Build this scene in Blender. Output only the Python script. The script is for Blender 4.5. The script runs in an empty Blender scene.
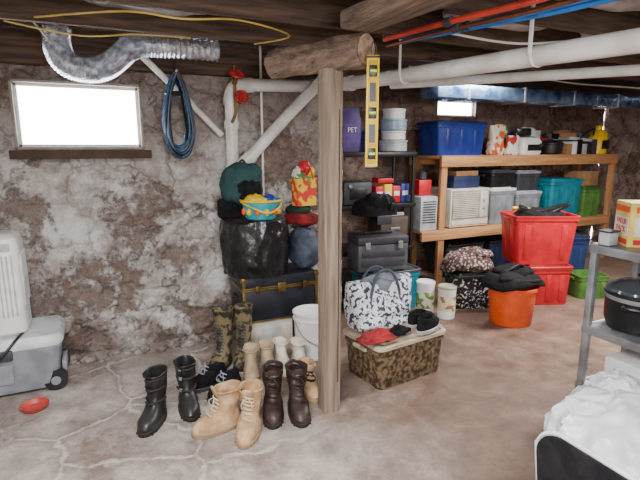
import bpy, bmesh, math, random
from mathutils import Vector, Matrix, Euler, noise
random.seed(4)
rad=math.radians
D=bpy.data
# ---------------------------------------------------------------- materials
def lin(c):
    return tuple(((x/255)/12.92 if x/255<=0.04045 else (((x/255)+0.055)/1.055)**2.4) for x in c)+(1,)
MC={}
def mat(name,c,rough=.6,metal=0,c2=None,scale=8,lo=.4,hi=.6,bump=0,bscale=None,kind='noise',spec=.5,detail=5,stretch=None,coat=0,bd=.02):
    if name in MC: return MC[name]
    m=D.materials.new(name); m.use_nodes=True; N=m.node_tree.nodes; L=m.node_tree.links
    b=N['Principled BSDF']; b.inputs['Roughness'].default_value=rough; b.inputs['Metallic'].default_value=metal
    b.inputs['Specular IOR Level'].default_value=spec
    if coat: b.inputs['Coat Weight'].default_value=coat
    tc=N.new('ShaderNodeTexCoord'); mp=N.new('ShaderNodeMapping'); L.new(tc.outputs['Object'],mp.inputs[0])
    if stretch: mp.inputs['Scale'].default_value=stretch
    if c2 is None:
        c2=tuple(max(0,x*0.86) for x in c); kind='noise'
    if kind=='noise':
        t=N.new('ShaderNodeTexNoise'); t.inputs['Scale'].default_value=scale; t.inputs['Detail'].default_value=detail; fac=t.outputs[0]
    elif kind=='voro':
        t=N.new('ShaderNodeTexVoronoi'); t.inputs['Scale'].default_value=scale; fac=t.outputs['Distance']
    L.new(mp.outputs[0],t.inputs['Vector'])
    r=N.new('ShaderNodeValToRGB'); r.color_ramp.elements[0].position=lo; r.color_ramp.elements[1].position=hi
    r.color_ramp.elements[0].color=lin(c); r.color_ramp.elements[1].color=lin(c2)
    L.new(fac,r.inputs[0]); L.new(r.outputs[0],b.inputs['Base Color'])
    if bump:
        n2=N.new('ShaderNodeTexNoise'); n2.inputs['Scale'].default_value=bscale or scale*2; n2.inputs['Detail'].default_value=6
        L.new(mp.outputs[0],n2.inputs['Vector'])
        bp=N.new('ShaderNodeBump'); bp.inputs['Strength'].default_value=bump; bp.inputs['Distance'].default_value=bd
        L.new(n2.outputs[0],bp.inputs['Height']); L.new(bp.outputs[0],b.inputs['Normal'])
    MC[name]=m; return m
class NT:
    def __init__(s,name):
        s.m=D.materials.new(name); s.m.use_nodes=True; s.N=s.m.node_tree.nodes; s.L=s.m.node_tree.links; s.b=s.N['Principled BSDF']; s.tc=s.N.new('ShaderNodeTexCoord').outputs['Object']
    def nz(s,sc,d=8,r=.65,dist=0,col=False):
        t=s.N.new('ShaderNodeTexNoise'); t.inputs['Scale'].default_value=sc; t.inputs['Detail'].default_value=d; t.inputs['Roughness'].default_value=r; t.inputs['Distortion'].default_value=dist
        s.L.new(s.tc,t.inputs['Vector']); return t.outputs[1 if col else 0]
    def ramp(s,f,p):
        r=s.N.new('ShaderNodeValToRGB'); e=r.color_ramp.elements
        while len(e)<len(p): e.new(.5)
        for i,(pos,c) in enumerate(p): e[i].position=pos; e[i].color=(c,c,c,1) if isinstance(c,(int,float)) else lin(c)
        s.L.new(f,r.inputs[0]); return r.outputs[0]
    def mix(s,f,a,c):
        x=s.N.new('ShaderNodeMixRGB')
        for i,q in enumerate((f,a,c)):
            if isinstance(q,(int,float)): x.inputs[i].default_value=q
            elif isinstance(q,tuple): x.inputs[i].default_value=lin(q)
            else: s.L.new(q,x.inputs[i])
        return x.outputs[0]
    def math(s,op,a,b,c=None):
        x=s.N.new('ShaderNodeMath'); x.operation=op
        for i,q in enumerate((a,b,c)):
            if q is None: continue
            if isinstance(q,(int,float)): x.inputs[i].default_value=q
            else: s.L.new(q,x.inputs[i])
        return x.outputs[0]
    def mr(s,f,a,b,lo=0,hi=1):
        x=s.N.new('ShaderNodeMapRange'); s.L.new(f,x.inputs[0])
        for i,q in enumerate((a,b,lo,hi)): x.inputs[i+1].default_value=q
        return x.outputs[0]
    def edge(s,sc,warp=.16,ws=2.0,d=4):
        v=s.mix(warp,s.tc,s.nz(ws,d,col=True)); t=s.N.new('ShaderNodeTexVoronoi'); t.feature='DISTANCE_TO_EDGE'; t.inputs['Scale'].default_value=sc; s.L.new(v,t.inputs['Vector']); return t.outputs['Distance']
    def xyz(s):
        x=s.N.new('ShaderNodeSeparateXYZ'); s.L.new(s.tc,x.inputs[0]); return x.outputs
    def bump(s,h,st,d):
        bp=s.N.new('ShaderNodeBump'); bp.inputs['Strength'].default_value=st; bp.inputs['Distance'].default_value=d
        s.L.new(h,bp.inputs['Height']); s.L.new(bp.outputs[0],s.b.inputs['Normal'])
def wallmat(name,c,z0=2.1,z1=2.8,upf=.75,fl=(.55,.61)):
    t=NT(name); t.b.inputs['Roughness'].default_value=.93; t.b.inputs['Specular IOR Level'].default_value=.15
    n1=t.nz(1.5,10,.7,.3); n2=t.nz(3.6,9,.72); n3=t.nz(24,7,.75); n4=t.nz(1.9,10,.74,.25); z=t.xyz()[2]
    raw=t.ramp(n3,[(.28,c[4]),(.46,c[0]),(.68,c[1])])
    wash=t.ramp(n2,[(.36,c[1]),(.47,c[2]),(.57,c[3])])
    flake=t.ramp(t.math('MULTIPLY_ADD',n3,.25,n4),[(fl[0],.06),(fl[1],1)])
    ma=t.math('MULTIPLY_ADD',n1,1.6,z); up=t.math('MULTIPLY',t.mr(ma,z0,z1),upf)
    wf=t.math('MULTIPLY',flake,t.math('SUBTRACT',1.0,up))
    col=t.mix(wf,raw,wash)
    col=t.mix(t.math('MULTIPLY',t.ramp(n1,[(.36,1),(.48,0)]),.35),col,c[0])
    e=t.edge(4.0,.22,4.0,6)
    col=t.mix(t.math('MULTIPLY',t.ramp(e,[(.0,.6),(.05,0)]),t.ramp(n1,[(.40,.15),(.55,1)])),col,c[4])
    damp=t.math('MULTIPLY_ADD',n2,.9,z); col=t.mix(t.mr(damp,.74,.42,0,.7),col,t.ramp(n3,[(.3,(88,70,60)),(.7,(134,112,98))]))
    t.L.new(col,t.b.inputs['Base Color'])
    h=t.math('MULTIPLY_ADD',n3,.5,n2); h=t.math('MULTIPLY_ADD',wf,.18,h); h=t.math('ADD',h,t.mr(e,0,.16,-.5,0)); t.bump(h,1.0,.05); return t.m
M_STONE=wallmat('limewashed_stone',[(140,120,109),(174,160,151),(203,195,190),(234,231,229),(100,80,70)])
M_BRICK=wallmat('old_brick_wall',[(130,100,87),(154,126,113),(172,147,136),(190,168,157),(94,66,56)],2.3,3.1,.6)
def floormat():
    t=NT('basement_floor_concrete'); t.b.inputs['Specular IOR Level'].default_value=.35
    n1=t.nz(1.3); n2=t.nz(4,10,.7); n3=t.nz(30,6,.7); n4=t.nz(2.2,9,.75,.5)
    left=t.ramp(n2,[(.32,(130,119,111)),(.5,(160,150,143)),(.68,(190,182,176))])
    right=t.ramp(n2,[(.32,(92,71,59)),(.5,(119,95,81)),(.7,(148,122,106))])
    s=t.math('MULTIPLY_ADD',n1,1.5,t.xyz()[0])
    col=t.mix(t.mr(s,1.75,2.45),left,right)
    col=t.mix(t.math('MULTIPLY',t.ramp(n4,[(.38,1),(.5,0)]),.65),col,t.ramp(n3,[(.3,(88,71,61)),(.7,(124,105,93))]))
    col=t.mix(t.math('MULTIPLY',t.ramp(n3,[(.36,1),(.46,0)]),.3),col,(96,81,71))
    e=t.edge(2.0,.2,2.4,8); gate=t.mr(s,2.1,1.4)
    sg=t.math('MULTIPLY',t.ramp(e,[(.0,1),(.010,.75),(.026,0)]),gate); sg=t.math('MULTIPLY',sg,t.ramp(t.nz(4.3,6,.7),[(.38,.1),(.52,1)]))
    col=t.mix(t.math('MULTIPLY',t.ramp(e,[(.01,.45),(.08,0)]),gate),col,(108,93,83)); col=t.mix(t.math('MULTIPLY',sg,.65),col,(212,203,196)); t.L.new(col,t.b.inputs['Base Color'])
    t.L.new(t.ramp(n2,[(.3,.36),(.7,.66)]),t.b.inputs['Roughness']); t.bump(t.math('MULTIPLY_ADD',sg,.4,n2),.5,.02); return t.m
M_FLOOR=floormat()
WOODD=mat('old_joist_wood',(108,84,67),.85,c2=(52,41,34),scale=3,lo=.3,hi=.7,bump=.4,bscale=30,stretch=(1,14,14))
WOODDB=mat('subfloor_boards',(108,86,69),.85,c2=(54,43,36),scale=2.5,lo=.3,hi=.7,bump=.3,stretch=(9,1,9))
WOODP=mat('weathered_post_wood',(158,140,122),.8,c2=(106,89,75),scale=2.2,lo=.3,hi=.7,bump=.5,bscale=25,stretch=(16,16,1))
WOODL=mat('log_wood',(150,126,107),.85,c2=(88,69,57),scale=4,lo=.3,hi=.7,bump=.8,bscale=14,stretch=(8,1,8))
WOODS=mat('shelf_lumber',(204,152,102),.7,c2=(160,110,66),scale=2,lo=.3,hi=.7,bump=.2,stretch=(1,14,14))
WOODSV=mat('shelf_post_lumber',(194,142,94),.7,c2=(150,102,62),scale=2,lo=.3,hi=.7,bump=.2,stretch=(14,14,1))
PVC=mat('white_pvc',(232,232,229),.35,c2=(208,203,194),scale=5)
BLK=mat('black_plastic',(18,19,21),.4,c2=(28,29,32)); BLKM=mat('black_matte_fabric',(15,15,18),.9,c2=(27,26,29),scale=20,bump=.3,spec=.2)
BAGP=mat('trash_bag_plastic',(14,15,18),.28,c2=(22,23,26),scale=5,bump=.7,bscale=9,coat=.2,bd=.03)
WHT=mat('white_plastic',(236,236,236),.4,c2=(222,222,220)); OFFW=mat('off_white_plastic',(216,210,196),.5,c2=(202,194,180))
GRY=mat('grey_plastic',(140,144,150),.5); GRYL=mat('light_grey_plastic',(192,194,198),.5); GRYD=mat('dark_grey_plastic',(62,64,70),.5)
METAL=mat('galvanized_steel',(170,172,176),.4,.55,c2=(140,142,146)); CHR=mat('foil_duct_metal',(240,242,246),.22,.75,c2=(196,202,212),scale=30,bump=.7,bscale=24)
RED=mat('red_plastic',(206,38,48),.4,c2=(186,28,38)); ORG=mat('orange_plastic',(236,92,36),.45,c2=(218,78,28))
BLU=mat('blue_plastic',(36,60,152),.4,c2=(30,48,130)); TEAL=mat('teal_plastic',(24,132,150),.45,c2=(18,114,132)); TEALD=mat('dark_teal_fabric',(28,68,70),.8,c2=(18,48,52),bump=.4)
GRN=mat('green_plastic',(84,128,56),.5,c2=(68,110,46)); YEL=mat('yellow_plastic',(242,200,16),.4,c2=(230,184,12)); TURQ=mat('turquoise_plastic',(36,176,190),.4)
PUR=mat('purple_bag',(88,60,136),.5,c2=(62,42,106),scale=6,bump=.4); BRS=mat('brass_trim',(140,114,64),.45,.8,c2=(100,78,44))
NAVY=mat('trunk_navy_vinyl',(27,31,44),.5,c2=(18,20,30)); CARD=mat('white_carton',(206,200,188),.8,c2=(186,178,162)); KRAFT=mat('brown_carton',(166,124,84),.85)
RUBB=mat('black_boot_rubber',(22,22,24),.42,c2=(38,37,38)); TANL=mat('tan_suede',(194,162,124),.85,c2=(156,124,90),scale=14,bump=.3,bd=.006); BEIG=mat('beige_suede',(184,164,136),.9,c2=(156,134,106),scale=14,bump=.3,bd=.006)
BRNL=mat('brown_boot_leather',(60,43,38),.5,c2=(40,28,27),scale=14,bump=.3,bd=.006); SOLE=mat('boot_sole',(34,28,26),.8); SOLT=mat('tan_sole',(158,132,102),.8)
CAMO=mat('camo_print',(44,42,32),.7,c2=(112,98,70),scale=15,lo=.47,hi=.52,detail=2)
CAMT=mat('leaf_camo_plastic',(54,42,30),.5,c2=(126,106,80),scale=34,lo=.42,hi=.62,detail=5)
LIDT=mat('tan_lid',(200,185,160),.5,c2=(180,164,138)); FLOR=mat('floral_quilt',(226,226,230),.9,c2=(58,66,86),scale=36,lo=.51,hi=.55,detail=2,bump=.5,bscale=16)
PAIS=mat('paisley_cloth',(166,152,144),.9,c2=(80,52,50),scale=34,kind='voro',lo=.3,hi=.5,bump=.4); LEOP=mat('black_patterned_tote',(20,20,24),.5,c2=(186,182,178),scale=36,lo=.56,hi=.6,detail=2)
MULT=mat('red_cloth',(160,32,36),.9,c2=(96,20,26),bump=.5); DGRN=mat('dark_green_fabric',(34,60,44),.9,c2=(24,42,32),bump=.4)
BROPE=mat('blue_cable',(32,88,134),.45,c2=(18,46,80),scale=30); BLUP=mat('blue_pex',(46,126,215),.4); REDP=mat('red_pex',(206,66,48),.4); YELW=mat('yellow_cable',(214,184,84),.5)
BLUF=mat('bluish_foil',(146,176,208),.25,.7,c2=(58,90,146),scale=6,lo=.35,hi=.65,bump=.5); WBAG=mat('white_poly_bag',(238,240,244),.3,c2=(220,222,228),scale=6,bump=.6,bscale=5,bd=.03)
INSU=mat('foil_insulation',(222,222,222),.4,.4,c2=(156,150,148),scale=5,bump=1,bscale=7)
# ---------------------------------------------------------------- mesh builder
class B:
    def __init__(s): s.v=[]; s.f=[]; s.m=[]; s.mats=[]; s.M=Matrix.Identity(4)
    def mi(s,m):
        if m not in s.mats: s.mats.append(m)
        return s.mats.index(m)
    def add(s,vs,fs,m,M=None):
        o=len(s.v); k=s.mi(m); T=s.M@(M or Matrix.Identity(4))
        s.v+= [T@Vector(p) for p in vs]
        for f in fs: s.f.append([o+i for i in f]); s.m.append(k)
        return o
    def box(s,c,sz,m,rot=(0,0,0),bev=.004,tp=1.0):
        bm=bmesh.new(); bmesh.ops.create_cube(bm,size=1)
        for v in bm.verts:
            k=tp if v.co.z<0 else 1
            v.co=Vector((v.co.x*sz[0]*k,v.co.y*sz[1]*k,v.co.z*sz[2]))
        if bev>0: bmesh.ops.bevel(bm,geom=bm.edges[:],offset=min(bev,min(sz)*.45),segments=2,affect='EDGES',profile=.5)
        bm.verts.index_update()
        M=Matrix.Translation(c)@Euler(rot).to_matrix().to_4x4()
        s.add([v.co.copy() for v in bm.verts],[[v.index for v in f.verts] for f in bm.faces],m,M); bm.free()
    def loft(s,rings,m,c0=True,c1=True,M=None):
        n=len(rings[0]); vs=[p for r in rings for p in r]; fs=[]
        for i in range(len(rings)-1):
            for j in range(n):
                a=i*n+j;b=i*n+(j+1)%n; fs.append([a,b,b+n,a+n])
        if c0: fs.append(list(range(n))[::-1])
        if c1: fs.append([(len(rings)-1)*n+j for j in range(n)])
        return s.add(vs,fs,m,M)
    def lathe(s,prof,c,m,n=28,M=None,c0=True,c1=True,sy=1):
        s.loft([[Vector((c[0]+r*math.cos(2*math.pi*j/n),c[1]+sy*r*math.sin(2*math.pi*j/n),c[2]+z)) for j in range(n)] for r,z in prof],m,c0,c1,M)
    def cyl(s,p0,p1,r0,m,r1=None,n=18,caps=True):
        p0=Vector(p0);p1=Vector(p1);r1=r0 if r1 is None else r1
        q=(p1-p0).to_track_quat('Z','Y').to_matrix().to_4x4(); L=(p1-p0).length
        s.loft([[Vector((r*math.cos(2*math.pi*j/n),r*math.sin(2*math.pi*j/n),z)) for j in range(n)] for r,z in ((r0,0),(r1,L))],m,caps,caps,Matrix.Translation(p0)@q)
    def tube(s,pts,r,m,n=8,sub=6,closed=False,rf=None):
        P=[Vector(p) for p in pts]; Q=[]
        N=len(P)
        for i in range(N if closed else N-1):
            a=P[(i-1)%N] if (closed or i>0) else P[0]; b=P[i]; c=P[(i+1)%N]; d=P[(i+2)%N] if (closed or i+2<N) else P[-1]
            for k in range(sub):
                t=k/sub; Q.append(.5*((2*b)+(c-a)*t+(2*a-5*b+4*c-d)*t*t+(3*b-a-3*c+d)*t**3))
        if not closed: Q.append(P[-1])
        rings=[]; up=None; K=len(Q)
        for i,q in enumerate(Q):
            t=(Q[(i+1)%K]-Q[i-1]) if (closed or 0<i<K-1) else (Q[1]-Q[0] if i==0 else Q[-1]-Q[-2])
            if t.length<1e-7: t=Vector((0,0,1))
            t.normalize()
            if up is None: up=t.orthogonal()
            up=(up-t*up.dot(t)); 
            if up.length<1e-6: up=t.orthogonal()
            up.normalize(); w=t.cross(up); rr=rf(i) if rf else r
            rings.append([q+up*rr*math.cos(2*math.pi*j/n)+w*rr*math.sin(2*math.pi*j/n) for j in range(n)])
        if closed: rings.append(rings[0])
        s.loft(rings,m,not closed,not closed)
    def blob(s,c,sz,m,amp=.0,sc=4,seed=0,seg=36,flat=None,power=1.0,rot=0,ridge=.5,drape=None):
        vs=[];fs=[];R=seg//2
        def sp(x,p): return math.copysign(abs(x)**p,x)
        for i in range(R+1):
            ph=-math.pi/2+math.pi*i/R
            for j in range(seg):
                th=2*math.pi*j/seg
                p=Vector((sp(math.cos(ph),power)*sp(math.cos(th),power)*sz[0],sp(math.cos(ph),power)*sp(math.sin(th),power)*sz[1],sp(math.sin(ph),power)*sz[2]))
                if amp:
                    nn=p.normalized() if p.length>1e-6 else Vector((0,0,1))
                    q=(p+Vector((seed*3.1,seed*1.7,seed)))*sc
                    p+=nn*amp*(noise.noise(q)*1.2+ridge*(1-abs(noise.noise(q*2.3))*2)+ridge*.5*(1-abs(noise.noise(q*5.1))*2))
                if drape:
                    rr_=math.hypot(p.x,p.y); 
                    if rr_>drape[0]: p.z-=(rr_-drape[0])*drape[1]
                if flat is not None and p.z<flat: p.z=flat
                vs.append(p)
        for i in range(R):
            for j in range(seg):
                a=i*seg+j;b=i*seg+(j+1)%seg; fs.append([a,b,b+seg,a+seg])
        fs.append(list(range(seg))[::-1]); fs.append([R*seg+j for j in range(seg)])
        s.add(vs,fs,m,Matrix.Translation(c)@Matrix.Rotation(rot,4,'Z'))
    def text(s,t,size,m,M,depth=.001):
        cu=D.curves.new('t','FONT'); cu.body=t; cu.size=size; cu.extrude=depth; cu.align_x='CENTER'; cu.align_y='CENTER'
        o=D.objects.new('t',cu); bpy.context.scene.collection.objects.link(o); bpy.context.view_layer.update()
        me=o.to_mesh(); s.add([v.co.copy() for v in me.vertices],[list(p.vertices) for p in me.polygons],m,M)
        o.to_mesh_clear(); D.objects.remove(o); D.curves.remove(cu)
    def obj(s,name,loc=(0,0,0),rz=0,ang=38,rot=None,fix=True):
        me=D.meshes.new(name); me.from_pydata([tuple(v) for v in s.v],[],s.f)
        for m in s.mats: me.materials.append(m)
        for p,k in zip(me.polygons,s.m): p.material_index=k
        if fix:
            bm=bmesh.new(); bm.from_mesh(me); bmesh.ops.remove_doubles(bm,verts=bm.verts,dist=1e-5); bmesh.ops.recalc_face_normals(bm,faces=bm.faces); bm.to_mesh(me); bm.free()
        for p in me.polygons: p.use_smooth=True
        me.set_sharp_from_angle(angle=rad(ang)); me.update()
        o=D.objects.new(name,me); bpy.context.scene.collection.objects.link(o)
        o.location=loc; o.rotation_euler=rot if rot else (0,0,rad(rz)); return o
def rr(w,d,r,z,n=5,cx=0,cy=0):
    r=min(r,w/2-1e-4,d/2-1e-4); out=[]
    for sx,sy,a0 in ((1,1,0),(-1,1,90),(-1,-1,180),(1,-1,270)):
        for k in range(n+1):
            a=rad(a0+90*k/n); out.append(Vector((cx+sx*(w/2-r)+r*math.cos(a),cy+sy*(d/2-r)+r*math.sin(a),z)))
    return out
def tote(name,w,d,h,body,lid,loc,rz=0,tp=.9,ribs=True,nr=3):
    b=B(); top=h if lid is None else h-.03
    ring=lambda k,z,r=.045: rr(w*k,d*k,r,z)
    R=[ring(tp,0),ring(tp+.01,.01),ring(.965,top-.055),ring(1.0,top-.05),ring(1.0,top-.02),ring(1.015,top-.015),ring(1.015,top),ring(.955,top),ring(tp-.03,.02)]
    b.loft(R,body,True,True)
    if ribs:
        for i in range(nr):
            x=(-.3+.6*i/(nr-1))*w
            for sy in (-1,1): b.box((x*.93,sy*d/2*(.965+tp)/2,top*.46),(w*.09,.010,top*.72),body,rot=(sy*-math.atan((.965-tp)*d/2/top),0,0),bev=.004)
        for sx in (-1,1):
            for i in (-1,1): b.box((sx*w/2*(.965+tp)/2,i*d*.22,top*.46),(.010,d*.16,top*.72),body,rot=(0,sx*math.atan((.965-tp)*w/2/top),0),bev=.004)
    for sx in (-1,1): b.box((sx*w*.5,0,top-.045),(.03,d*.34,.03),body if lid is None else lid,bev=.008)
    if lid:
        b.loft([rr(w*1.03,d*1.03,.05,top-.012),rr(w*1.04,d*1.04,.05,top+.012),rr(w*1.02,d*1.02,.05,top+.018),rr(w*.94,d*.94,.045,top+.018),rr(w*.92,d*.92,.04,top+.008),rr(w*.8,d*.8,.03,top+.008),rr(w*.78,d*.78,.03,h),],lid,True,True)
    return b.obj(name,loc,rz)
def boot(name,m,sole,loc,rz,h=.3,L=.29,w=.105,flare=1.0,lace=True,kind='boot',lm=None,slouch=0):
    b=B(); n=32; sgn=lambda x,p: math.copysign(abs(x)**p,x)
    def sl(z,yb,yf,ww,foot=False):
        o=[]
        for j in range(n):
            t=2*math.pi*j/n; y=math.cos(t); x=math.sin(t); p=.78 if foot else .9
            yy=(yb+yf)/2+(yf-yb)/2*sgn(y,p); f=(y+1)/2
            wd=ww*(.84+.2*math.sin(max(0,f-.15)/.85*math.pi)**.8) if foot else ww
            o.append(Vector((sgn(x,p)*wd/2,yy,z)))
        return o
    yb=-.075; yf=L-.075
    b.loft([sl(0,yb,yf,w*1.02,True),sl(.006,yb-.003,yf+.003,w*1.07,True),sl(.024,yb-.004,yf+.004,w*1.08,True),sl(.028,yb,yf,w,True)],sole)
    for k in range(6): b.box((0,.03+.03*k,.006),(w*1.06*(.86 if k>4 else 1),.012,.012),sole,bev=.002)
    o0=len(b.v)
    R=[sl(.027,yb+.003,yf-.004,w*.99,True),sl(.045,yb-.001,yf-.0,w*1.02,True),sl(.062,yb+.0,yf-.010,w*1.0,True),sl(.078,yb+.004,yf-.030,w*.95,True),
       sl(.090,yb+.007,yf-.060,w*.9,True),sl(.105,yb+.01,yf-.098,w*.86,True),sl(.125,yb+.013,.088,w*.84),sl(.15,yb+.011,.072,w*.86),sl(.19,yb+.004,.066,w*.92*flare)]
    if h<.16: R=R[:7]; R[-1]=[Vector((v.x,v.y,min(v.z,h))) for v in R[-1]]
    else:
        k=5
        for i in range(1,k+1):
            z=.19+(h-.19)*i/k; q=i/k; wob=slouch*math.sin(i*2.1)
            R.append(sl(z,yb-.014*q*flare+wob,.066+.014*q*flare+wob,w*(.92+.16*q)*flare*(1-abs(wob)*2)))
    zt=R[-1][0].z; c=sum((v for v in R[-1]),Vector())/n
    ins=lambda k,z:[Vector((c.x+(v.x-c.x)*k,c.y+(v.y-c.y)*k,z)) for v in R[-1]]
    R2=R+[ins(1.03,zt+.004),ins(.98,zt+.008),ins(.9,zt+.002),ins(.82,zt-.06 if h>.16 else zt-.02)]
    b.loft(R2,m)
    for i in range(o0,len(b.v)):
        v=b.v[i]
        if v.z>.03: q=v*16+Vector((rz,loc[0]*9,0)); b.v[i]=v+Vector((noise.noise(q),noise.noise(q+Vector((9,0,0))),.3*noise.noise(q+Vector((0,9,0)))))*.010
    lmm=lm or sole
    if lace:
        path=[(yf-.098,.107),(.125,.118),(.095,.135),(.083,.155)]+[(.078+.012*(z-.18)/.1,z) for z in [.178+.024*i for i in range(8)] if z<h-.02]
        for i,(y,z) in enumerate(path[:10]):
            ww=w*.25
            b.tube([(-ww,y-.014,z-.008),(0,y+.003,z+.004),(ww,y-.014,z+.006)],.0042,lmm,n=5,sub=3)
        b.tube([(-.005,path[-1][0],path[-1][1]),(-.03,path[-1][0]+.02,path[-1][1]-.03),(-.02,path[-1][0]+.012,path[-1][1]-.055)],.003,lmm,n=5); b.tube([(.005,path[-1][0],path[-1][1]),(.03,path[-1][0]+.02,path[-1][1]-.025),(.028,path[-1][0]+.012,path[-1][1]-.06)],.003,lmm,n=5)
        if h>.16: b.box((0,.078,h+.002),(w*.5,.014,.05),m,rot=(rad(-14),0,0),bev=.006)
    if lace or kind=='pull':
        if h>.16: b.tube([(0,yb-.012,h-.05),(0,yb-.028,h-.01),(0,yb-.008,h+.012)],.005,sole,n=5)
    if kind=='buckle':
        for z,yy in ((.135,.10),(.21,.082),(.27,.086)):
            b.tube([(w*.5,.0,z),(w*.38,.055,z+.004),(0,yy,z+.004),(-w*.38,.055,z+.004),(-w*.5,0,z)],.007,lmm,n=6)
            b.box((w*.36,.064,z+.004),(.02,.008,.02),METAL,rot=(0,0,rad(-45)),bev=.002)
    return b.obj(name,loc,rz)
# ---------------------------------------------------------------- room shell
def wallgrid(name,u0,u1,z0,z1,fn,m,amp=.03,st=.05,hole=None,seed=0,stone=0):
    b=B(); nu=int((u1-u0)/st); nz=int((z1-z0)/st); idx={}; vs=[];fs=[]
    us=[u0+(u1-u0)*i/nu for i in range(nu+1)]; zs=[z0+(z1-z0)*i/nz for i in range(nz+1)]
    if hole:
        for h in hole[:2]:
            k=min(range(len(us)),key=lambda i:abs(us[i]-h)); us[k]=h
        for h in hole[2:]:
            k=min(range(len(zs)),key=lambda i:abs(zs[i]-h)); zs[k]=h
    for i,u in enumerate(us):
        for j,z in enumerate(zs):
            d=amp*(noise.noise(Vector((u*3+seed,z*4.5,seed)))+.5*noise.noise(Vector((u*9,z*10,seed+3))))+amp*.35*noise.noise(Vector((u*22,z*22,1)))
            if stone:
                wv=Vector((u*3.0+.45*noise.noise(Vector((u*4,z*4,2))),z*5.0+.45*noise.noise(Vector((u*4,z*4,7))),0)); ds=noise.voronoi(wv)[0]
                q=min((ds[1]-ds[0])/.38,1); g=max(.25,min(1,.7+1.4*noise.noise(Vector((u*1.5,z*1.5,4)))))
                d+=stone*(q*q*(3-2*q)-1)*g
            if hole and hole[0]-.02<=u<=hole[1]+.02 and hole[2]-.02<=z<=hole[3]+.02: d=0
            if z>z1-.08: d*=.3
            idx[i,j]=len(vs); vs.append(fn(u,z,d))
    for i in range(len(us)-1):
        for j in range(len(zs)-1):
            uc=(us[i]+us[i+1])/2; zc=(zs[j]+zs[j+1])/2
            if hole and hole[0]<uc<hole[1] and hole[2]<zc<hole[3]: continue
            fs.append([idx[i,j],idx[i+1,j],idx[i+1,j+1],idx[i,j+1]])
    b.add(vs,fs,m); return b.obj(name,ang=180,fix=False)
HW=2.42
wallgrid('wall_back',-1.3,2.1,0,HW,lambda u,z,d:(u,3.975-d,z),M_STONE,.045,.02,(-.463,.376,1.58,2.05),0,.034)
wallgrid('wall_return',3.97,5.45,0,HW,lambda u,z,d:(2.1+d*.5,u,z),M_STONE,.02,.06,None,5)
wallgrid('wall_far',2.1,7.8,0,HW,lambda u,z,d:(u,5.45-d,z),M_BRICK,.03,.06,(4.3,5.0,2.0,2.24),9)
wallgrid('wall_right',-1.6,5.45,0,HW,lambda u,z,d:(7.8-d,u,z),M_BRICK,.03,.08,None,12)
wallgrid('wall_left',-1.6,3.97,0,HW,lambda u,z,d:(-1.3+d,u,z),M_STONE,.03,.08,None,15)
wallgrid('wall_front',-1.3,7.8,0,HW,lambda u,z,d:(u,-1.6+d,z),M_STONE,.03,.1,None,18)
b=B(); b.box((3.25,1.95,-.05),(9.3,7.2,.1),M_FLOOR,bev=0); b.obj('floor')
b=B(); y=-1.7
for i in range(52):
    b.box((3.25,y+.07,2.455+.004*random.random()),(9.3,.134,.03),WOODDB,bev=.003); y+=.14
b.obj('ceiling')
def window(name,u0,u1,z0,z1,y,depth=.25):
    b=B(); fr=mat('window_frame_paint',(160,150,140),.7)
    for z in (z0+.008,z1-.008): b.box(((u0+u1)/2,y+depth/2-.02,z),(u1-u0,depth,.018),fr,bev=.003)
    for u in (u0+.008,u1-.008): b.box((u,y+depth/2-.02,(z0+z1)/2),(.018,depth,z1-z0),fr,bev=.003)
    yy=y+depth-.05
    for z in (z0+.026,z1-.026): b.box(((u0+u1)/2,yy,z),(u1-u0-.03,.03,.022),WHT)
    for u in (u0+.026,u1-.026): b.box((u,yy,(z0+z1)/2),(.022,.03,z1-z0-.03),WHT)
    return b.obj(name)
window('window_1',-.463,.376,1.58,2.05,3.95,.12); window('window_2',4.3,5.0,2.0,2.24,5.43,.1)
b=B(); b.box((-.04,3.93,1.545),(.92,.09,.06),mat('sill_wood',(78,60,50),.85)); b.obj('trim_1')
b=B(); b.box((.4,3.97,2.26),(3.4,.16,.22),WOODD,bev=.008); b.obj('sill_plate_beam')
for yj in (3.13,2.58,2.0,1.4,.8,.2,-.4,-1.0,4.45,5.05,3.78):
    zb=2.25 if yj!=3.78 else 2.37
    b=B(); x0=-1.25 if yj<3.9 else 2.15
    for k in range(2 if yj<3.9 else 1):
        xa,xb=(x0,1.75) if k==0 and yj<3.9 else (1.65 if yj<3.9 else x0,7.7)
        off=.027*(1 if k else -1) if yj<3.9 else 0
        b.box(((xa+xb)/2,yj+off,(zb+2.438)/2),(xb-xa,.05,2.438-zb),WOODD,bev=.006)
    b.obj('ceiling_joist')
for x,y,sx,sy in ((2.5,1.7,.9,.42),(3.5,2.86,1.0,.4),(4.6,3.46,1.1,.4),(2.9,3.45,.9,.42),(2.35,2.29,.8,.4),(.35,2.86,.7,.36),(3.6,2.29,.9,.4)):
    b=B(); b.blob((0,0,0),(sx/2,sy/2,.05),INSU,amp=.03,sc=7,seed=x,power=.5); b.obj('insulation_batt',(x,y,2.385))
b=B(); b.box((1.34,1.05,2.205),(.19,2.35,.085),WOODL,bev=.015,rot=(0,0,rad(5))); b.obj('girder_beam')
b=B(); p0=Vector((1.055,2.88,2.085)); p1=Vector((1.315,2.235,2.085)); q=(p1-p0).to_track_quat('Z','Y').to_matrix().to_4x4(); L=(p1-p0).length
rings=[]; n=36
for i in range(33):
    z=L*i/32; row=[]
    for j in range(n):
        t=2*math.pi*j/n; r=.083*(1+.18*noise.noise(Vector((math.cos(t)*1.4,math.sin(t)*1.4,z*4)))+.10*noise.noise(Vector((math.cos(t)*5,math.sin(t)*5,z*7))))
        row.append(Vector((r*math.cos(t),r*math.sin(t),z)))
    rings.append(row)
b.loft(rings,WOODL,M=Matrix.Translation(p0)@q)
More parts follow.
